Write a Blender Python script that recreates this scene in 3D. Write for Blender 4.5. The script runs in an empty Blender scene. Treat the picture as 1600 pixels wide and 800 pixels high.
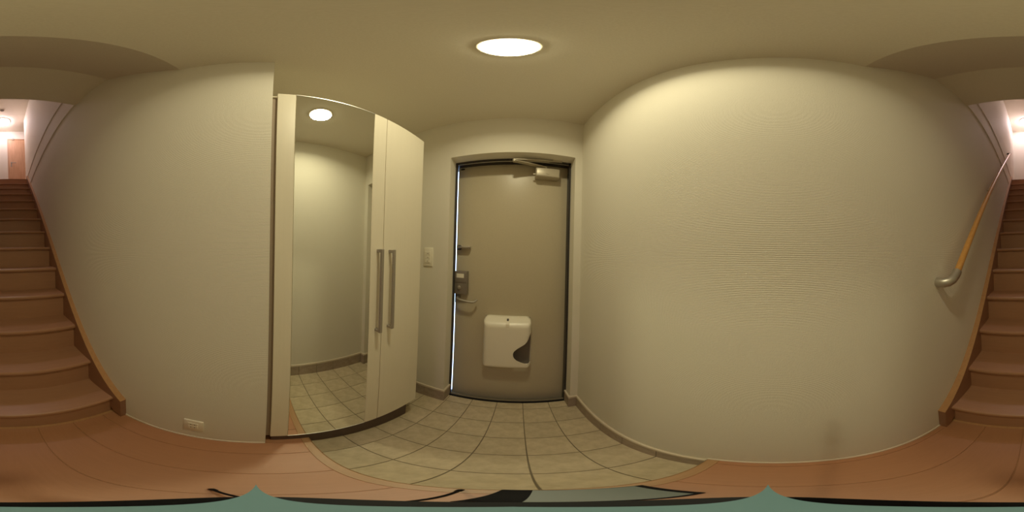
import bpy, bmesh, math, random
from mathutils import Vector, Matrix

random.seed(7)
scene = bpy.context.scene
COL = scene.collection

# ------------------------------------------------------------------ camera
# origin = lens of the panoramic camera, +Y = towards the entrance door, Z up
cam_data = bpy.data.cameras.new('camera')
cam_data.type = 'PANO'
try:
    cam_data.cycles.panorama_type = 'EQUIRECTANGULAR'
except Exception:
    cam_data.panorama_type = 'EQUIRECTANGULAR'
cam_data.clip_start = 0.01
cam = bpy.data.objects.new('camera', cam_data)
COL.objects.link(cam)
YAW, PITCH, ROLL = (math.radians(a) for a in (2.456, 0.618, -1.412))
M3 = Matrix.Rotation(YAW, 3, 'Z') @ Matrix.Rotation(PITCH, 3, 'X') @ Matrix.Rotation(ROLL, 3, 'Y')
cx, cy, cz = M3.col[0], M3.col[1], M3.col[2]
cam.matrix_world = Matrix((( cx[0], cz[0], -cy[0], 0), (cx[1], cz[1], -cy[1], 0), (cx[2], cz[2], -cy[2], 0), (0, 0, 0, 1)))
scene.camera = cam

# ------------------------------------------------------------------ daylight, exposure
world = bpy.data.worlds.new('world')
scene.world = world
world.use_nodes = True
wbg = world.node_tree.nodes['Background']
wbg.inputs['Color'].default_value = (0.50, 0.68, 1.0, 1)
wbg.inputs['Strength'].default_value = 4.5
LAMP_COLOUR, LAMP_POWER = (0.985, 0.882, 0.565), 5.5
LAMP_SPREAD = 152
UPPER_COLOUR, UPPER_POWER = (1.0, 0.79, 0.86), 52.0
scene.view_settings.view_transform = 'Standard'
scene.view_settings.look = 'None'
scene.view_settings.exposure = 0.0
scene.view_settings.gamma = 1.0
scene.view_settings.use_curve_mapping = False
try:
    scene.cycles.use_denoising = True
    scene.cycles.max_bounces = 14
    scene.cycles.diffuse_bounces = 8
    scene.cycles.glossy_bounces = 6
    scene.cycles.sample_clamp_indirect = 0.0
    scene.cycles.caustics_reflective = True
    scene.cycles.blur_glossy = 0.0
    scene.cycles.use_guiding = True
    scene.cycles.use_surface_guiding = True
    scene.cycles.guiding_training_samples = 128
except Exception:
    pass

# ------------------------------------------------------------------ materials
def new_mat(name, colour, rough=0.6, metal=0.0, spec=0.5):
    m = bpy.data.materials.new(name)
    m.use_nodes = True
    b = m.node_tree.nodes['Principled BSDF']
    b.inputs['Base Color'].default_value = (*colour, 1)
    b.inputs['Roughness'].default_value = rough
    b.inputs['Metallic'].default_value = metal
    b.inputs['Specular IOR Level'].default_value = spec
    return m

def node(m, kind, **kw):
    n = m.node_tree.nodes.new(kind)
    for k, v in kw.items():
        if k in n.inputs.keys():
            n.inputs[k].default_value = v
        else:
            setattr(n, k, v)
    return n

def link(m, a, b):
    m.node_tree.links.new(a, b)

def coords(m, scale=(1, 1, 1)):
    tc = node(m, 'ShaderNodeTexCoord')
    mp = node(m, 'ShaderNodeMapping')
    mp.inputs['Scale'].default_value = scale
    link(m, tc.outputs['Object'], mp.inputs['Vector'])
    return mp.outputs['Vector']

def add_bump(m, height, strength, distance):
    b = m.node_tree.nodes['Principled BSDF']
    bp = node(m, 'ShaderNodeBump', Strength=strength, Distance=distance)
    link(m, height, bp.inputs['Height'])
    link(m, bp.outputs['Normal'], b.inputs['Normal'])

def noisy(name, c0, c1, rough=0.6, scale=(30, 30, 30), detail=4, bump=0.0, bdist=0.001, spec=0.5, lo=0.35, hi=0.65, vary=0.0):
    m = new_mat(name, c0, rough, 0, spec)
    b = m.node_tree.nodes['Principled BSDF']
    v = coords(m, scale)
    n = node(m, 'ShaderNodeTexNoise', Scale=1.0, Detail=detail, Roughness=0.6)
    link(m, v, n.inputs['Vector'])
    r = node(m, 'ShaderNodeValToRGB')
    r.color_ramp.elements[0].position = lo
    r.color_ramp.elements[1].position = hi
    r.color_ramp.elements[0].color = (*c0, 1)
    r.color_ramp.elements[1].color = (*c1, 1)
    link(m, n.outputs['Fac'], r.inputs['Fac'])
    out = r.outputs['Color']
    if vary:
        oi = node(m, 'ShaderNodeObjectInfo')
        mr = node(m, 'ShaderNodeMapRange')
        mr.inputs['To Min'].default_value = 1 - vary
        mr.inputs['To Max'].default_value = 1 + vary
        link(m, oi.outputs['Random'], mr.inputs['Value'])
        hs = node(m, 'ShaderNodeHueSaturation')
        link(m, mr.outputs['Result'], hs.inputs['Value'])
        link(m, out, hs.inputs['Color'])
        out = hs.outputs['Color']
    link(m, out, b.inputs['Base Color'])
    if bump:
        add_bump(m, n.outputs['Fac'], bump, bdist)
    return m

def wallpaper(name, c):
    m = new_mat(name, c, 0.75, 0, 0.25)
    v = coords(m, (1, 1, 1))
    w = node(m, 'ShaderNodeTexWave', Scale=72.0, Distortion=1.6, Detail=2.0)
    w.bands_direction = 'Z'
    w.inputs['Detail Scale'].default_value = 0.6
    n = node(m, 'ShaderNodeTexNoise', Scale=260.0, Detail=3.0)
    link(m, v, w.inputs['Vector']); link(m, v, n.inputs['Vector'])
    mx = node(m, 'ShaderNodeMix', data_type='FLOAT', Factor=0.5)
    link(m, w.outputs['Fac'], mx.inputs[2]); link(m, n.outputs['Fac'], mx.inputs[3])
    add_bump(m, mx.outputs[0], 0.75, 0.0014)
    return m

def emitter(name, colour, power):
    m = bpy.data.materials.new(name)
    m.use_nodes = True
    nt = m.node_tree
    nt.nodes.clear()
    e = nt.nodes.new('ShaderNodeEmission')
    e.inputs['Color'].default_value = (*colour, 1)
    e.inputs['Strength'].default_value = power
    o = nt.nodes.new('ShaderNodeOutputMaterial')
    nt.links.new(e.outputs[0], o.inputs[0])
    return m

MAT = {}
MAT['wall'] = wallpaper('wallpaper', (0.80, 0.77, 0.68))
MAT['ceiling'] = noisy('ceiling_paper', (0.76, 0.72, 0.62), (0.80, 0.76, 0.66), 0.85, (220, 220, 220), 3, 0.3, 0.001, 0.2)
MAT['cabinet'] = noisy('cream_laminate', (0.82, 0.77, 0.64), (0.835, 0.785, 0.655), 0.38, (160, 160, 3), 3)
MAT['under_shade'] = new_mat('painted_under_shade', (0.10, 0.066, 0.055), 0.6)  # dark brown standing for the shade beneath the cabinet
MAT['mirror'] = new_mat('mirror_glass', (0.90, 0.92, 0.88), 0.0, 1.0)
MAT['alu'] = new_mat('bright_aluminium', (0.86, 0.86, 0.84), 0.3, 1.0)
MAT['handle'] = new_mat('brushed_steel', (0.40, 0.37, 0.32), 0.5, 0.5)
MAT['steel'] = new_mat('satin_steel', (0.55, 0.52, 0.47), 0.4, 0.9)
MAT['closer'] = new_mat('beige_metal_paint', (0.52, 0.47, 0.37), 0.35, 0.2)
MAT['filler'] = new_mat('brown_filler', (0.30, 0.23, 0.17), 0.6)
MAT['door'] = noisy('painted_steel_door', (0.53, 0.47, 0.345), (0.56, 0.50, 0.37), 0.34, (300, 300, 300), 2, 0.08, 0.0005)
MAT['black'] = new_mat('black_gasket', (0.010, 0.010, 0.012), 0.6, 0, 0.15)
MAT['frame'] = new_mat('dark_bronze_frame', (0.05, 0.045, 0.045), 0.4, 0.3)
MAT['grey_plastic'] = new_mat('grey_plastic', (0.22, 0.19, 0.16), 0.45)
MAT['dark_plastic'] = new_mat('dark_plastic', (0.06, 0.05, 0.045), 0.45)
MAT['white_plastic'] = new_mat('ivory_plastic', (0.84, 0.80, 0.68), 0.32)
MAT['tile'] = noisy('beige_tile', (0.50, 0.42, 0.28), (0.62, 0.53, 0.37), 0.55, (22, 22, 22), 6, 0.12, 0.001, vary=0.06)
MAT['grout'] = new_mat('grey_grout', (0.20, 0.17, 0.12), 0.9)
MAT['skirt'] = noisy('brown_skirting_tile', (0.36, 0.29, 0.23), (0.44, 0.36, 0.29), 0.55, (25, 25, 25), 5, vary=0.05)
MAT['cap'] = new_mat('skirting_cap', (0.68, 0.60, 0.48), 0.5)
MAT['plank'] = noisy('orange_wood_floor', (0.425, 0.205, 0.103), (0.445, 0.217, 0.110), 0.36, (160, 10, 160), 6, vary=0.02)
MAT['kamachi'] = noisy('step_edge_wood', (0.41, 0.24, 0.115), (0.45, 0.265, 0.13), 0.35, (5, 60, 60), 5)
MAT['stair'] = noisy('stair_wood', (0.40, 0.215, 0.122), (0.425, 0.23, 0.132), 0.38, (5, 60, 60), 6)
MAT['stringer_shaded'] = noisy('stringer_shaded_wood', (0.27, 0.135, 0.075), (0.30, 0.15, 0.085), 0.4, (60, 8, 60), 5)  # stringer wood with the shade of its inner face put into the colour
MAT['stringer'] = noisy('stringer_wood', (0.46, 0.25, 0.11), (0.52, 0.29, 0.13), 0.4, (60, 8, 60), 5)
MAT['rail'] = noisy('handrail_wood', (0.60, 0.30, 0.08), (0.66, 0.35, 0.11), 0.3, (60, 6, 60), 5)
MAT['far_door'] = noisy('light_oak_door', (0.58, 0.34, 0.19), (0.66, 0.40, 0.24), 0.5, (30, 30, 3), 4)
MAT['teal'] = new_mat('teal_plastic', (0.06, 0.155, 0.18), 0.5)
MAT['screen'] = new_mat('grey_green_screen', (0.115, 0.15, 0.14), 0.35)
MAT['lamp'] = emitter('lamp_glow', LAMP_COLOUR, 18.0)
MAT['lamp_up'] = emitter('upper_lamp_glow', UPPER_COLOUR, UPPER_POWER)

# ------------------------------------------------------------------ mesh helpers
def under(o, parent):              # a sub-part, built in world coordinates, under a part
    o.parent = parent
    o.matrix_parent_inverse = Matrix.Identity(4)
    return o

def finish(name, bm, mat, parent=None, smooth=False, angle=40):
    bmesh.ops.recalc_face_normals(bm, faces=bm.faces)
    me = bpy.data.meshes.new(name)
    bm.to_mesh(me)
    bm.free()
    if mat:
        me.materials.append(MAT[mat])
    if smooth:
        for p in me.polygons:
            p.use_smooth = True
        me.set_sharp_from_angle(angle=math.radians(angle))
    o = bpy.data.objects.new(name, me)
    COL.objects.link(o)
    if parent:
        o.parent = parent
        o.matrix_parent_inverse = Matrix.Translation(-parent.location)
    return o

def box_bm(x0, x1, y0, y1, z0, z1, bev=0.0, seg=1, bm=None):
    own = bmesh.new()
    bmesh.ops.create_cube(own, size=1)
    for v in own.verts:
        v.co = Vector(((x0 + x1) / 2 + v.co.x * (x1 - x0), (y0 + y1) / 2 + v.co.y * (y1 - y0), (z0 + z1) / 2 + v.co.z * (z1 - z0)))
    if bev:
        bmesh.ops.bevel(own, geom=list(own.edges), offset=bev, segments=seg, affect='EDGES', profile=0.5)
    if bm is None:
        return own
    me = bpy.data.meshes.new('tmp')
    own.to_mesh(me); own.free()
    bm.from_mesh(me)
    bpy.data.meshes.remove(me)
    return bm

def box(name, x0, x1, y0, y1, z0, z1, mat, parent=None, bev=0.0, seg=1):
    return finish(name, box_bm(x0, x1, y0, y1, z0, z1, bev, seg), mat, parent, smooth=seg > 1)

def prism_bm(pts, axis, a, b, bev=0.0, seg=1):
    """polygon pts extruded along an axis ('x': pts are (y,z); 'y': (x,z); 'z': (x,y))"""
    bm = bmesh.new()
    def mk(p, t):
        return {'x': (t, p[0], p[1]), 'y': (p[0], t, p[1]), 'z': (p[0], p[1], t)}[axis]
    va = [bm.verts.new(mk(p, a)) for p in pts]
    vb = [bm.verts.new(mk(p, b)) for p in pts]
    bm.faces.new(va); bm.faces.new(vb[::-1])
    n = len(pts)
    for i in range(n):
        bm.faces.new((va[i], va[(i + 1) % n], vb[(i + 1) % n], vb[i]))
    if bev:
        bmesh.ops.recalc_face_normals(bm, faces=bm.faces)
        bmesh.ops.bevel(bm, geom=list(bm.edges), offset=bev, segments=seg, affect='EDGES', profile=0.5)
    return bm

def prism(name, pts, axis, a, b, mat, parent=None, bev=0.0, seg=1, smooth=False):
    return finish(name, prism_bm(pts, axis, a, b, bev, seg), mat, parent, smooth=smooth or seg > 1)

def tube_bm(path, radii, n=16, bm=None, squash=None):
    bm = bm or bmesh.new()
    path = [Vector(p) for p in path]
    if not isinstance(radii, (list, tuple)):
        radii = [radii] * len(path)
    rings, up = [], None
    for i, p in enumerate(path):
        t = (path[min(i + 1, len(path) - 1)] - path[max(i - 1, 0)]).normalized()
        if up is None:
            up = Vector((0, 0, 1)) if abs(t.z) < 0.9 else Vector((1, 0, 0))
        s = t.cross(up).normalized()
        up = s.cross(t).normalized()
        rings.append([bm.verts.new(p + (s * math.cos(a) + up * math.sin(a)) * radii[i]) for a in (2 * math.pi * k / n for k in range(n))])
    for r0, r1 in zip(rings, rings[1:]):
        for k in range(n):
            bm.faces.new((r0[k], r0[(k + 1) % n], r1[(k + 1) % n], r1[k]))
    bm.faces.new(rings[0][::-1]); bm.faces.new(rings[-1])
    return bm

def tube(name, path, radii, mat, parent=None, n=16):
    return finish(name, tube_bm(path, radii, n), mat, parent, smooth=True, angle=50)

def lathe_bm(profile, centre, n=48):
    bm = bmesh.new()
    rings = []
    for r, z in profile:
        if r < 1e-6:
            rings.append([bm.verts.new((centre[0], centre[1], centre[2] + z))])
        else:
            rings.append([bm.verts.new((centre[0] + r * math.cos(a), centre[1] + r * math.sin(a), centre[2] + z)) for a in (2 * math.pi * k / n for k in range(n))])
    for r0, r1 in zip(rings, rings[1:]):
        for k in range(n):
            q = [r0[k % len(r0)], r0[(k + 1) % n % len(r0)], r1[(k + 1) % n % len(r1)], r1[k % len(r1)]]
            u = []
            for v in q:
                if v not in u:
                    u.append(v)
            if len(u) > 2:
                bm.faces.new(u)
    return bm

def lathe(name, profile, centre, mat, parent=None, n=48, angle=40):
    return finish(name, lathe_bm(profile, centre, n), mat, parent, smooth=True, angle=angle)

def empty(name, loc):
    o = bpy.data.objects.new(name, None)
    o.empty_display_size = 0.05
    COL.objects.link(o)
    o.location = loc
    return o

def tag(o, label=None, cat=None, group=None, kind=None):
    if label: o['label'] = label
    if cat: o['category'] = cat
    if group: o['group'] = group
    if kind: o['kind'] = kind
    return o

def struct(o, label=None):
    return tag(o, label, None, None, 'structure')

# ------------------------------------------------------------------ measured layout (metres)
XR, XL = 0.386, -0.484            # hall side walls
XN = -0.87                        # back of the cabinet niche
ZC = 1.128                        # entrance ceiling
ZW, ZT = -1.14, -1.30             # wooden floor, tiled floor
YD, YI = 0.972, 1.065             # front wall face, door plane
YK, YKI = 0.169, 0.139            # step edge board, front and back
XDL, XDR, ZDO = -0.452, 0.337, 0.738
YWE = 0.02                        # where the left wall ends at the niche
YF, ZU, ZUC = -4.30, 1.67, 4.02   # upper landing: far wall, floor, ceiling
NA, NT, NR = -0.398, -0.2123, 0.2007
def sx(y):                        # sideways drift of the stairwell walls (they run straight)
    return 0.0

# ------------------------------------------------------------------ walls, ceiling
struct(prism('wall_left', [(XL, YWE), (XL, -0.5), (XL + sx(-3.8), -3.8), (-0.62, -3.8), (-0.62, YWE)], 'z', -1.36, 4.1, 'wall'),
       'left hall wall in ribbed cream wallpaper running up the stairs')
struct(prism('wall_right', [(XR, 1.12), (XR, -0.5), (XR + sx(-4.4), -4.4), (0.56, -4.4), (0.56, 1.12)], 'z', -1.36, 4.1, 'wall'),
       'right hall wall in ribbed cream wallpaper running up the stairs')
struct(prism('wall_front', [(-1.0, -1.36), (XDL, -1.36), (XDL, ZDO), (XDR, ZDO), (XDR, -1.36), (XR + 0.002, -1.36), (XR + 0.002, 1.3), (-1.0, 1.3)], 'y', YD, 1.10, 'wall'),
       'front wall around the entrance door')
struct(box('wall_niche', XN - 0.1, XN, -0.08, YD + 0.002, -1.36, 1.3, 'wall'), 'wall behind the shoe cabinet')
struct(box('wall_niche_end', XN - 0.1, -0.62, -0.08, YWE, -1.36, 1.3, 'wall'), 'end wall of the cabinet niche')
struct(prism('ceiling', [(1.10, ZC), (-0.268, ZC), (-0.646, 1.435), (-1.024, 1.435), (-1.024, 4.1), (-0.88, 4.1), (-0.88, 1.62), (1.10, 1.62)], 'x', -1.0, 0.50, 'ceiling'),
       'entrance ceiling with a sloped soffit over the stairs')
struct(box('ceiling_upper', -1.9, 0.56, -4.45, -0.88, ZUC, 4.14, 'ceiling'), 'ceiling of the upper landing')
struct(box('wall_back', -1.9, XR + sx(YF) + 0.002, YF - 0.12, YF, 1.5, 4.1, 'wall'), 'far wall of the upper landing')
struct(box('wall_landing_end', -1.9, -1.75, YF, -3.68, 1.5, 4.1, 'wall'), 'end wall of the upper landing')
struct(box('wall_landing_side', -1.75, -0.62, -3.8, -3.68, 1.5, 4.1, 'wall'), 'side wall of the upper landing')
struct(box('floor_landing', -1.75, XR + 0.03, YF, NA + 14 * NT, ZU - 0.22, ZU, 'plank'), 'wooden floor of the upper landing')

# horizontal wallpaper trims at the upper floor level
for k, z in enumerate((1.435, 1.765)):
    for j, (xw, s) in enumerate(((XL, 1), (XR, -1))):
        pts = []
        ya, yb = -1.024, -3.55
        w = 0.010 * s
        pl = [(xw + sx(ya), ya), (xw + sx(yb), yb), (xw + sx(yb) + w, yb), (xw + sx(ya) + w, ya)]
        o = prism('trim_%d' % (1 + 2 * k + j), pl, 'z', z, z + 0.017, 'wall')
        struct(o, 'thin horizontal trim along the stairwell wall')

# ------------------------------------------------------------------ tiled entrance floor
TP, TX0, TY0 = 0.1627, -0.1075, 0.3251
fl = struct(box('floor_entrance', XN, XR, YK - 0.002, 1.10, -1.36, ZT - 0.0025, 'grout'), 'beige tiled entrance floor')
cache = {}
g = 0.0018
for i in range(-5, 4):
    for j in range(-2, 6):
        x0, x1 = max(TX0 + i * TP, XN), min(TX0 + (i + 1) * TP, XR)
        y0, y1 = max(TY0 + j * TP, YK), min(TY0 + (j + 1) * TP, 1.062)
        if x1 - x0 < 0.012 or y1 - y0 < 0.012:
            continue
        if y0 > YD - 0.03 and (x1 < XDL or x0 > XDR):
            continue
        key = (round(x1 - x0, 4), round(y1 - y0, 4))
        w, d = key[0] / 2 - g, key[1] / 2 - g
        if key not in cache:
            o = finish('tile', box_bm(-w, w, -d, d, -0.012, 0, 0.0012), 'tile')
            cache[key] = o.data
        else:
            o = bpy.data.objects.new('tile', cache[key]); COL.objects.link(o)
        o.location = ((x0 + x1) / 2, (y0 + y1) / 2, ZT)
        o.parent = fl

# ------------------------------------------------------------------ wooden hall floor
struct(box('wall_under_stairs', XL, XR, -3.62, -3.5, -1.36, 1.5, 'wall'), 'unseen wall added to keep daylight out under the stairs')  # out of view, added to stop daylight leaking in below the treads
wf = struct(box('floor', XN, XR, -3.5, YKI + 0.004, -1.36, ZW - 0.004, 'stringer'), 'orange-brown plank floor of the hall')
xs = [XL + 0.0, -0.393, -0.243, -0.093, 0.057, 0.207, 0.357, XR]
for a, b in zip(xs, xs[1:]):
    box('plank', a + 0.0007, b - 0.0007, -0.62, YKI, ZW - 0.012, ZW, 'plank', wf, 0.0010)
for a, b in ((XN, -0.693), (-0.693, -0.543), (-0.543, XL)):
    box('plank', a + 0.0007, b - 0.0007, YWE, YKI, ZW - 0.012, ZW, 'plank', wf, 0.0010)
k = prism('trim_5', [(YKI, -1.36), (YK, -1.36), (YK, ZW - 0.004), (YK - 0.004, ZW + 0.001), (YKI + 0.001, ZW + 0.001), (YKI, ZW)], 'x', XN, XR, 'kamachi')
struct(k, 'wooden step edge board between hall and tiled entrance')

# thin skirting bead on the hall floor
struct(prism('baseboard_left', [(XL, ZW), (XL + 0.006, ZW), (XL + 0.005, ZW + 0.010), (XL, ZW + 0.012)], 'y', -0.556, YWE, 'cap'), 'thin cream bead at the foot of the left wall')
struct(prism('baseboard_hall', [(XR, ZW), (XR - 0.006, ZW), (XR - 0.005, ZW + 0.010), (XR, ZW + 0.012)], 'y', -0.556, YK, 'cap'), 'thin cream bead at the foot of the right wall')

# tile skirting of the entrance
ZB, ZBT = -1.172, -1.147
def skirting(name, runs, label):
    """runs: list of (axis, fixed face, out dir, a, b)"""
    root = struct(empty(name, (runs[0][1] if runs[0][0] == 'x' else runs[0][3], runs[0][1] if runs[0][0] == 'y' else runs[0][3], ZT)), label)
    for axis, f, s, a, b in runs:
        lo, hi = min(a, b), max(a, b)
        cuts = [lo] + [c for c in ((TY0 if axis == 'x' else TX0) + q * TP for q in range(-8, 9)) if lo + 0.02 < c < hi - 0.02] + [hi]
        for c0, c1 in zip(cuts, cuts[1:]):
            u, w = sorted((f, f + s * 0.010))
            if axis == 'x':
                box('skirting_tile', u, w, c0 + 0.0009, c1 - 0.0009, ZT - 0.002, ZB, 'skirt', root, 0.001)
            else:
                box('skirting_tile', c0 + 0.0009, c1 - 0.0009, u, w, ZT - 0.002, ZB, 'skirt', root, 0.001)
        u, w = sorted((f, f + s * 0.0125))
        if axis == 'x':
            box('skirting_cap', u, w, lo, hi, ZB, ZBT, 'cap', root, 0.003)
        else:
            box('skirting_cap', lo, hi, u, w, ZB, ZBT, 'cap', root, 0.003)
skirting('baseboard_right', [('x', XR, -1, YK + 0.001, YD - 0.0125)], 'brown tile skirting along the right wall')
skirting('baseboard_front', [('y', YD, -1, XN + 0.012, XDL + 0.0125), ('x', XDL, 1, YD, YI - 0.003)], 'brown tile skirting beside the light switch wall')
skirting('baseboard_door', [('y', YD, -1, XDR - 0.0125, XR), ('x', XDR, -1, YD, YI - 0.003)], 'short brown tile skirting right of the entrance door')
skirting('baseboard_niche', [('x', XN, 1, YK + 0.001, YD - 0.0125)], 'brown tile skirting under the shoe cabinet')

# ------------------------------------------------------------------ entrance door
dr = struct(empty('door_1', (0, YI, ZT)), 'beige steel entrance door with daylight along its edge')
YL = 1.145                          # the leaf sits back in its frame
box('door_leaf', -0.4625, 0.360, YL, YL + 0.035, -1.40, 0.785, 'door', dr, 0.002)
box('frame_jamb', XDL, -0.4370, 1.060, 1.070, ZT, ZDO, 'frame', dr)
box('frame_jamb', 0.3235, XDR + 0.04, 1.058, 1.066, ZT, ZDO, 'frame', dr)
box('jamb_stop', XDR, 0.40, 1.10, 1.20, -1.42, 0.80, 'frame', dr)
box('jamb_stop', -0.56, -0.4672, 1.141, 1.146, -1.42, 0.80, 'frame', dr)
box('jamb_return', -0.56, -0.55, 1.10, 1.146, -1.42, 0.80, 'frame', dr)
box('frame_head', XDL, XDR, 1.058, 1.066, 0.720, ZDO, 'frame', dr)
box('head_stop', -0.55, 0.40, 1.10, 1.20, ZDO, 0.80, 'frame', dr)
box('threshold', XDL, XDR, 1.050, 1.068, -1.40, -1.289, 'black', dr, 0.002)
box('sill', -0.55, 0.40, 1.060, 1.20, -1.44, -1.376, 'black', dr)
# upper thumb turn
tt = lathe('thumb_turn', [(0, 0), (0.0193, 0), (0.0193, 0.0107), (0.0161, 0.0129), (0, 0.0129)], (0, 0, 0), 'dark_plastic', dr, 24)
tt.matrix_parent_inverse = Matrix.Identity(4)
tt.rotation_euler = (math.radians(90), 0, 0)
tt.location = (-0.4374, 1.1450 - YI, 0.0665 - ZT)
box('turn_bar', -0.4481, -0.3452, 1.1043, 1.1386, 0.0600, 0.0750, 'steel', dr, 0.0032, 2)
# electronic lock box
lk = box('lock_case', -0.4514, -0.3581, 1.0957, 1.1450, -0.2766, -0.1051, 'grey_plastic', dr, 0.0064, 2)
under(box('lock_cover', -0.4481, -0.3613, 1.0919, 1.0978, -0.1887, -0.1083, 'grey_plastic', None, 0.0032, 2), lk)
under(box('sticker', -0.4363, -0.3795, 1.0912, 1.0923, -0.1533, -0.1233, 'white_plastic', None), lk)
kn = finish('lock_button', lathe_bm([(0, 0), (0.0129, 0), (0.0129, 0.0086), (0.0096, 0.0107), (0, 0.0107)], (0, 0, 0), 24), 'steel', None, True)
under(kn, lk)
kn.rotation_euler = (math.radians(90), 0, 0); kn.location = (-0.4128, 1.0962, -0.2251)
# lever handle
tube('lever_handle', [(-0.4331, 1.1461, -0.3077), (-0.4331, 1.1150, -0.3077), (-0.4288, 1.0957, -0.3088), (-0.4160, 1.0850, -0.3109), (-0.3913, 1.0807, -0.3152), (-0.3484, 1.0807, -0.3216), (-0.3131, 1.0828, -0.3238), (-0.2938, 1.0935, -0.3206), (-0.2852, 1.1107, -0.3109)],
     [0.0139, 0.0107, 0.0096, 0.0096, 0.0091, 0.0086, 0.0086, 0.0080, 0.0070], 'handle', dr, 14)
box('latch_plate', -0.4610, -0.4567, 1.1364, 1.1686, -0.3538, -0.2466, 'black', dr)
# door closer: body, arm, link
cb = box('closer_body', 0.0970, 0.2650, 1.0760, 1.1461, 0.5990, 0.6797, 'closer', dr, 0.0107, 3)
s_ = finish('closer_screw', lathe_bm([(0, 0), (0.0107, 0), (0.0107, 0.0043), (0, 0.0043)], (0, 0, 0), 20), 'closer', None, True)
under(s_, cb); s_.rotation_euler = (math.radians(90), 0, 0); s_.location = (0.1801, 1.0770, 0.6304)
box('closer_pin', 0.0793, 0.0986, 1.0850, 1.1000, 0.6154, 0.6261, 'closer', dr, 0.0021)
def bar(name, a, b, w, h, mat, parent):
    a, b = Vector(a), Vector(b)
    d = (b - a); L = d.length; d.normalize()
    s = d.cross(Vector((0, 0, 1))).normalized(); u = s.cross(d)
    bm = bmesh.new()
    vs = []
    for t in (0, L):
        for p, q in ((-1, -1), (1, -1), (1, 1), (-1, 1)):
            vs.append(bm.verts.new(a + d * t + s * (p * w / 2) + u * (q * h / 2)))
    for f in ((0, 1, 2, 3), (7, 6, 5, 4), (0, 4, 5, 1), (1, 5, 6, 2), (2, 6, 7, 3), (3, 7, 4, 0)):
        bm.faces.new([vs[i] for i in f])
    return finish(name, bm, mat, parent)
bar('closer_arm', (0.165, 1.098, 0.690), (-0.046, 1.026, 0.694), 0.030, 0.006, 'closer', dr)
bar('closer_link', (-0.048, 1.024, 0.702), (0.240, 1.060, 0.728), 0.026, 0.006, 'closer', dr)
tube('arm_pivot', [(0.165, 1.098, 0.676), (0.165, 1.098, 0.696)], 0.0129, 'closer', dr, 16)
tube('arm_joint', [(-0.045, 1.025, 0.688), (-0.045, 1.025, 0.708)], 0.012, 'closer', dr, 16)
box('link_bracket', 0.205, 0.270, 1.040, 1.072, 0.726, 0.7385, 'closer', dr, 0.0015)
box('door_stop', -0.4438, -0.4138, 1.1386, 1.1461, 0.7162, 0.7247, 'black', dr, 0.0011)

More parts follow.
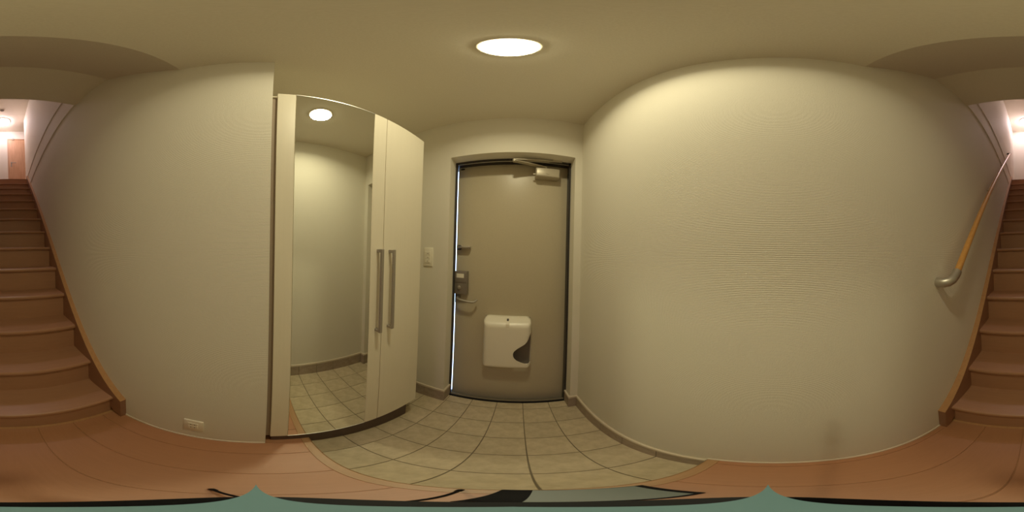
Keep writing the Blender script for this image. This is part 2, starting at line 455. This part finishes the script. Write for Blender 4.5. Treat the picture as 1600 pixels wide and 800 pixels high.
# ------------------------------------------------------------------ mail catcher on the door
mc = tag(empty('mail_catcher', (-0.0622, 1.1450, -0.8684)), 'ivory plastic mail catcher with a notched side hung on the entrance door', 'mail box')
def rounded(x0, x1, z0, z1, r, n=7):
    pts = []
    for (px, pz, a0) in ((x1 - r, z1 - r, 0), (x0 + r, z1 - r, 90), (x0 + r, z0 + r, 180), (x1 - r, z0 + r, 270)):
        for k in range(n):
            a = math.radians(a0 + 90 * k / (n - 1))
            pts.append((px + r * math.cos(a), pz + r * math.sin(a)))
    return pts
def mail_shell():
    X0, X1, Z0, Z1 = -0.2294, 0.0965, -0.8705, -0.4267
    cxm, czm = (X0 + X1) / 2, (Z0 + Z1) / 2
    bm = bmesh.new()
    # notch in the front cover: left end of the opening at each height
    notch = [(-0.8169, 0.1072), (-0.8062, 0.0804), (-0.7987, 0.0536), (-0.7848, 0.0236), (-0.7676, 0.0000), (-0.7483, -0.0139), (-0.7269, -0.0204), (-0.7054, -0.0214),
             (-0.6840, -0.0150), (-0.6626, 0.0021), (-0.6411, 0.0268), (-0.6197, 0.0515), (-0.5961, 0.0665), (-0.5682, 0.0772), (-0.5414, 0.1072)]
    zs_ = [Z0 + 0.0005, Z0 + 0.0021, Z0 + 0.0064, Z0 + 0.0129, Z0 + 0.0236, Z0 + 0.0386] + [n[0] for n in notch] + [-0.5146, -0.5017, -0.4889, -0.4782, Z1 - 0.0450, Z1 - 0.0386, Z1 - 0.0311, Z1 - 0.0236, Z1 - 0.0129, Z1 - 0.0064, Z1 - 0.0021, Z1 - 0.0005]
    nd_ = dict(notch)
    us = [0, 0.004, 0.012, 0.025, 0.045, 0.075, 0.12, 0.2, 0.35, 0.5, 0.65, 0.8, 0.88, 0.925, 0.955, 0.975, 0.988, 0.996, 1.0]
    R = 0.0386
    def half_width(z):              # rounded corners seen from the front
        e = min(z - Z0, Z1 - z)
        w = (X1 - X0) / 2
        return w if e >= R else w - R + math.sqrt(max(0, R * R - (R - e) ** 2))
    def front(x, z):                # softly rounded front edge
        w = half_width(z)
        e = max(0.0, min(w - abs(x - cxm), z - Z0, Z1 - z))
        r = 0.0322
        t = 1.0 if e >= r else math.sqrt(max(0, 1 - (1 - e / r) ** 2))
        top = min(1.0, max(0.0, Z1 - z) / 0.062)      # the top slopes back towards the door
        return YL - 0.018 - 0.072 * min(t ** 0.9, math.sin(math.pi / 2 * top) ** 0.8)
    rows = []
    for z in zs_:
        w = half_width(z)
        xr = cxm + w
        if z in nd_:
            xr = min(xr, nd_[z])
        xl = cxm - w
        rows.append([bm.verts.new((xl + (xr - xl) * u, front(xl + (xr - xl) * u, z), z)) for u in us])
    for r0, r1 in zip(rows, rows[1:]):
        for a in range(len(us) - 1):
            bm.faces.new((r0[a], r0[a + 1], r1[a + 1], r1[a]))
    # side walls back to the door, all round the outline
    out = rounded(X0, X1, Z0, Z1, R)
    f0 = [bm.verts.new((x, 1.1461, z)) for x, z in out]
    f1 = [bm.verts.new((x, 1.1257, z)) for x, z in out]
    for a in range(len(out)):
        b = (a + 1) % len(out)
        bm.faces.new((f0[a], f0[b], f1[b], f1[a]))
    return bm
sh = finish('shell', mail_shell(), 'white_plastic', mc, True, 60)
sm = sh.modifiers.new('thickness', 'SOLIDIFY'); sm.thickness = 0.0025; sm.offset = 0
box('back_plate', -0.2230, 0.0901, 1.1407, 1.1455, -0.8641, -0.4331, 'grey_plastic', mc, 0.0011)
prism('latch', [(1.0507, -0.4782), (1.0539, -0.4589), (1.0700, -0.4374), (1.0871, -0.4272), (1.0957, -0.4272), (1.0957, -0.4374), (1.0678, -0.4760)], 'x', -0.0729, -0.0515, 'white_plastic', mc, 0.0009)
prism('latch_tip', [(1.0689, -0.4417), (1.0689, -0.4358), (1.0850, -0.4262), (1.0871, -0.4310)], 'x', -0.0686, -0.0557, 'dark_plastic', mc)

# ------------------------------------------------------------------ shoe cabinet
XC = -0.490
ZCB, ZCT = -1.041, 0.722
YC0, YM0, YM1, YM2, YCE = 0.035, 0.0912, 0.380, 0.4455, 0.710
sc = tag(empty('shoe_cabinet', (-0.68, 0.37, ZCB)), 'tall cream floating shoe cabinet with a mirrored door in the wall niche', 'cabinet')
box('body', XN, XC - 0.020, YC0 + 0.002, YCE - 0.002, ZCB, ZCT - 0.002, 'cabinet', sc, 0.001)
box('filler_strip', XN, XC - 0.010, YWE, YC0 + 0.002, ZCB, ZCT - 0.03, 'filler', sc)
bm = box_bm(XN, -0.507, YC0 + 0.004, YK - 0.001, ZW, ZCB)  # dark solid added for the shade under the floating cabinet, stepped at its edge
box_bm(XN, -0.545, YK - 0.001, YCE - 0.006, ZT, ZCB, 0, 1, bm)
finish('shade_block', bm, 'under_shade', sc)['label'] = 'painted shade under the cabinet'
box('strip_cap', XC - 0.030, XC - 0.002, YWE, YC0, ZCT - 0.03, ZCT - 0.024, 'white_plastic', sc)
# mirrored door: backing with two stiles, mirror between them
bm = box_bm(XC - 0.018, XC - 0.006, YC0, YM2 - 0.0015, ZCB, ZCT)
box_bm(XC - 0.006, XC, YC0, YM0 - 0.0015, ZCB, ZCT, 0.0006, 1, bm)
box_bm(XC - 0.006, XC, YM1 + 0.0008, YM2 - 0.0015, ZCB, ZCT, 0.0006, 1, bm)
d1 = finish('door', bm, 'cabinet', sc)
d1['label'] = 'cream cabinet door with a full height mirror'
under(box('mirror', XC - 0.0058, XC - 0.0005, YM0, YM1, ZCB + 0.004, ZCT - 0.005, 'mirror', None), d1)
under(box('mirror_edge', XC - 0.006, XC + 0.0008, YM0 - 0.001, YM1 + 0.001, ZCT - 0.0045, ZCT, 'alu', None), d1)
under(box('mirror_edge', XC - 0.006, XC + 0.0008, YM0 - 0.001, YM1 + 0.001, ZCB, ZCB + 0.0035, 'alu', None), d1)
d2 = box('door', XC - 0.018, XC, YM2 + 0.0015, YCE, ZCB, ZCT, 'cabinet', sc, 0.001)
for (d, y) in ((d1, 0.4165), (d2, 0.4815)):
    zt, zb, h, so = 0.020, -0.325, 0.0065, 0.032
    pts = [(XC - 0.001, zt), (XC + so, zt), (XC + so, zb), (XC - 0.001, zb), (XC - 0.001, zb + 0.013), (XC + so - 0.011, zb + 0.013), (XC + so - 0.011, zt - 0.013), (XC - 0.001, zt - 0.013)]
    under(prism('handle', pts, 'y', y - h, y + h, 'handle', None, 0.0015), d)

# ------------------------------------------------------------------ staircase
st = tag(empty('staircase', (0, NA + NT, ZW)), 'steep brown wooden staircase rising between two walls to the upper landing', 'stairs')
ST = 0.034
stair_cache = None
for k in range(1, 15):
    yn, zn = NA + NT * k, ZW + NR * k
    if k < 14:
        nose = [(yn - NT * -1 - 0.030, zn - 0.028), ]
        yb = yn + NT - 0.030
        prof = [(yb, zn), (yn - 0.010, zn), (yn - 0.003, zn - 0.003), (yn, zn - 0.010), (yn, zn - 0.018), (yn - 0.003, zn - 0.025), (yn - 0.010, zn - 0.028), (yb, zn - 0.028)]
    else:
        yb = yn - 0.10
        prof = [(yb, zn + 0.002), (yn - 0.010, zn + 0.002), (yn - 0.003, zn - 0.003), (yn, zn - 0.010), (yn, zn - 0.018), (yn - 0.003, zn - 0.025), (yn - 0.010, zn - 0.028), (yb, zn - 0.028)]
    x0, x1 = XL + ST - 0.004 + sx(yn), XR - ST + 0.004 + sx(yn)
    prism('tread', prof, 'x', x0, x1, 'stair', st)
    box('riser', x0, x1, yn - 0.040, yn - 0.028, zn - NR - (0.0 if k > 1 else 0.002), zn - 0.027, 'stair', st)
def zs(y):                        # top line of the stringers
    return -0.725 + 0.9453 * (-y - 0.78)
for (xw, s) in ((XL, 1), (XR, -1)):
    bm = bmesh.new()
    ys = [-0.556, -1.2, -2.0, -2.8, -3.45]
    cols = []
    for y in ys:
        zt_ = min(zs(y), 99)
        zb_ = max(ZW - 0.001, zs(y) - 0.33) if y < -0.7 else ZW - 0.001
        xa = xw + sx(y); xb = xw + sx(y) + s * ST
        cols.append([bm.verts.new(c) for c in ((xa, y, zb_), (xb, y, zb_), (xb, y, zt_), (xa, y, zt_))])
    for c0, c1 in zip(cols, cols[1:]):
        for i in range(4):
            bm.faces.new((c0[i], c0[(i + 1) % 4], c1[(i + 1) % 4], c1[i]))
    bm.faces.new(cols[0][::-1]); bm.faces.new(cols[-1])
    so = struct(finish('trim_%d' % (6 if s > 0 else 7), bm, 'stringer_shaded'), 'sloping wooden skirting board along the stairs')
    bm = bmesh.new()
    cols = []
    for y in (-0.5555, -3.45):
        xa, xb, zt_ = xw + sx(y), xw + sx(y) + s * (ST + 0.0005), zs(y)
        cols.append([bm.verts.new(c) for c in ((xa, y, zt_ - 0.001), (xb, y, zt_ - 0.001), (xb, y, zt_ + 0.002), (xa, y, zt_ + 0.002))])
    for i in range(4):
        bm.faces.new((cols[0][i], cols[0][(i + 1) % 4], cols[1][(i + 1) % 4], cols[1][i]))
    bm.faces.new(cols[0][::-1]); bm.faces.new(cols[1])
    under(finish('lit_top_edge', bm, 'stringer'), so)  # thin strip coloured lighter for the lit top of the stringer

# ------------------------------------------------------------------ handrail on the right wall
hr = tag(empty('handrail', (XR, -0.7, -0.1)), 'round wooden handrail with grey metal elbow on the stair wall', 'handrail')
XH = XR - 0.062
def rp(y):
    return Vector((XH + sx(y), y, -0.062 + 0.955 * (-y - 0.672)))
tube('rail', [rp(-0.655), rp(-1.5), rp(-2.3), rp(-2.93)], 0.0165, 'rail', hr, 20)
tube('elbow', [rp(-0.664), rp(-0.655), (XH + 0.0005, -0.645, -0.086), (XH + 0.004, -0.622, -0.101), (XH + 0.013, -0.603, -0.109), (XH + 0.028, -0.592, -0.112), (XH + 0.045, -0.588, -0.112), (XR + 0.001, -0.588, -0.112)],
     0.0210, 'steel', hr, 20)
p = rp(-2.93)
tube('end_cap', [p, p + Vector((0, -0.018, 0.018)), p + Vector((0.02, -0.03, 0.028)), (XR + sx(-2.96) + 0.001, -2.965, p.z + 0.03)], 0.018, 'dark_plastic', hr, 16)
for y in (-1.45, -2.25):
    p = rp(y)
    tube('bracket', [p + Vector((0, 0, -0.012)), p + Vector((0.004, 0.0, -0.045)), p + Vector((0.03, 0, -0.055)), (XR + sx(y) + 0.001, y, p.z - 0.055)], 0.006, 'steel', hr, 10)

# ------------------------------------------------------------------ lamps
lm = tag(empty('ceiling_lamp', (-0.047, 0.322, ZC)), 'round flush ceiling lamp glowing over the entrance tiles', 'lamp')
lathe('rim', [(0.063, 0.001), (0.071, 0.001), (0.071, -0.004), (0.068, -0.007), (0.063, -0.007)], (-0.047, 0.322, ZC), 'white_plastic', lm)
lathe('diffuser', [(0.063, 0.0), (0.063, -0.009), (0.057, -0.012), (0.035, -0.0145), (0, -0.0155)], (-0.047, 0.322, ZC), 'lamp', lm)
ld = bpy.data.lights.new('lamp_light', 'AREA')
ld.shape = 'DISK'; ld.size = 0.126; ld.energy = LAMP_POWER; ld.color = LAMP_COLOUR
ld.spread = math.radians(LAMP_SPREAD)
lo = bpy.data.objects.new('lamp_light', ld); COL.objects.link(lo)
lo.location = (-0.047, 0.322, ZC - 0.0175)
lo.parent = lm; lo.matrix_parent_inverse = Matrix.Translation(-lm.location)
ul = tag(empty('ceiling_lamp', (0.0, -3.80, ZUC)), 'bright white ceiling lamp over the upper landing', 'lamp')
lathe('rim', [(0.150, 0.001), (0.168, 0.001), (0.168, -0.020), (0.150, -0.022)], (0.0, -3.80, ZUC), 'white_plastic', ul)
lathe('diffuser', [(0.150, 0.0), (0.150, -0.035), (0.135, -0.055), (0.09, -0.070), (0.04, -0.075), (0, -0.076)], (0.0, -3.80, ZUC), 'lamp_up', ul)
sd = tag(empty('smoke_detector', (0.0, -3.30, ZUC)), 'small round smoke detector on the landing ceiling', 'detector')
lathe('base', [(0, 0.001), (0.055, 0.001), (0.055, -0.014), (0, -0.014)], (0.0, -3.30, ZUC), 'cap', sd, 32)
lathe('sensor', [(0, -0.013), (0.040, -0.013), (0.034, -0.036), (0, -0.040)], (0.0, -3.30, ZUC), 'grey_plastic', sd, 32)

# ------------------------------------------------------------------ upper landing door
ud = struct(empty('door_2', (-0.47, YF, ZU)), 'light oak door on the upper landing')
box('door_leaf', -0.83, -0.115, YF - 0.005, YF + 0.012, ZU + 0.005, 3.62, 'far_door', ud, 0.002)
for n_, a in (('frame_jamb', (-0.855, -0.835, ZU, 3.65)), ('frame_jamb', (-0.110, -0.090, ZU, 3.65)), ('frame_head', (-0.835, -0.110, 3.628, 3.65))):
    box(n_, a[0], a[1], YF - 0.005, YF + 0.020, a[2], a[3], 'far_door', ud, 0.001)
box('handle_plate', -0.200, -0.165, YF + 0.010, YF + 0.016, 2.54, 2.72, 'handle', ud, 0.002)
tube('lever_handle', [(-0.182, YF + 0.014, 2.66), (-0.182, YF + 0.055, 2.66), (-0.20, YF + 0.062, 2.66), (-0.30, YF + 0.062, 2.66)], 0.009, 'handle', ud, 10)
box('closer_body', -0.27, -0.22, YF + 0.010, YF + 0.035, 3.60, 3.67, 'handle', ud, 0.003)

# ------------------------------------------------------------------ switch and outlet
sw = tag(empty('light_switch', (-0.602, YD, -0.075)), 'cream light switch plate between the cabinet and the entrance door', 'switch')
box('plate', -0.638, -0.566, YD - 0.008, YD + 0.001, -0.074, 0.054, 'white_plastic', sw, 0.003, 2)
for z in (-0.050, -0.024, 0.002):
    r = box('rocker', -0.622, -0.582, YD - 0.0115, YD - 0.007, z, z + 0.0245, 'white_plastic', sw, 0.0015)
    m = box('indicator', -0.608, -0.596, YD - 0.0122, YD - 0.011, z + 0.010, z + 0.0135, 'grey_plastic', None)
    under(m, r)
ot = tag(empty('wall_outlet', (XL, -0.217, -1.025)), 'cream power outlet low on the left wall by the floor', 'outlet')
box('plate', XL - 0.001, XL + 0.007, -0.254, -0.181, -1.022, -0.892, 'white_plastic', ot, 0.003, 2)
for z in (-0.985, -0.950):
    soc = box('socket', XL + 0.006, XL + 0.010, -0.236, -0.199, z, z + 0.030, 'white_plastic', ot, 0.0015)
    for y in (-0.2245, -0.2105):
        q = box('slot', XL + 0.0095, XL + 0.0103, y - 0.0014, y + 0.0014, z + 0.010, z + 0.020, 'dark_plastic', None)
        under(q, soc)

# ------------------------------------------------------------------ camera on its small tripod, phone on the floor
nd = -cz                            # axis of the tripod column, straight below the lens
def at(d):
    return Vector(nd) * d
tp = tag(empty('camera_tripod', (0.02, 0.03, ZW)), 'slim teal camera on a thin black tripod standing on the plank floor', 'tripod')
def slab(name, d0, d1, hx, hy, mat, power=1.25):
    bm = bmesh.new()
    rings = []
    n = 48
    for d in (d0, d1):
        c = at(d)
        rg = []
        for i in range(n):
            a = 2 * math.pi * i / n
            ca, sa = math.cos(a), math.sin(a)
            x = math.copysign(abs(ca) ** (2 / power), ca) * hx
            y = math.copysign(abs(sa) ** (2 / power), sa) * hy
            rg.append(bm.verts.new(c + cx * x + cy * y))
        rings.append(rg)
    for i in range(n):
        bm.faces.new((rings[0][i], rings[0][(i + 1) % n], rings[1][(i + 1) % n], rings[1][i]))
    bm.faces.new(rings[0]); bm.faces.new(rings[1][::-1])
    return finish(name, bm, mat, tp)
slab('camera_body', 0.13, 0.26, 0.0225, 0.0042, 'teal', 0.8)
slab('mount', 0.255, 0.285, 0.0240, 0.0152, 'black', 2.0)
hub = Vector((-0.014, 0.036, -0.98))
tube('column', [at(0.28), hub], 0.008, 'black', tp, 14)
hub_low = hub + Vector((0, 0, -0.03))
tube('hub', [hub, hub_low], 0.016, 'black', tp, 16)
for (tx, ty) in ((-0.126, -0.037), (-0.027, 0.160), (0.094, 0.005)):
    tip = Vector((tx, ty, ZW + 0.006))
    mid = hub_low.lerp(tip, 0.8)
    lg = tube('leg', [hub_low, mid, tip], [0.0030, 0.0026, 0.0026], 'black', tp, 10)
    ft = tube('rubber_foot', [tip + (hub_low - tip).normalized() * 0.016, tip], [0.0040, 0.0040], 'black', None, 10)
    under(ft, lg)

ph = tag(empty('smartphone', (0.08, 0.12, ZW)), 'black framed phone with grey-green screen lying on the plank floor beside the step edge', 'phone')
q = [(0.011, 0.170), (0.158, 0.152), (0.152, 0.069), (-0.003, 0.079)]
def shrink(q, a, b, c, d):
    """inset a quadrilateral: left, right, near, far fractions"""
    P = [Vector((x, y)) for x, y in q]
    def mix(u, v):
        return (P[3].lerp(P[2], u)).lerp(P[0].lerp(P[1], u), v)
    return [tuple(mix(a, 1 - d)), tuple(mix(1 - b, 1 - d)), tuple(mix(1 - b, c)), tuple(mix(a, c))]
prism('case', q, 'z', ZW, ZW + 0.009, 'black', ph, 0.002, 2)
prism('screen', shrink(q, 0.20, 0.08, 0.06, 0.02), 'z', ZW + 0.0085, ZW + 0.0096, 'screen', ph)
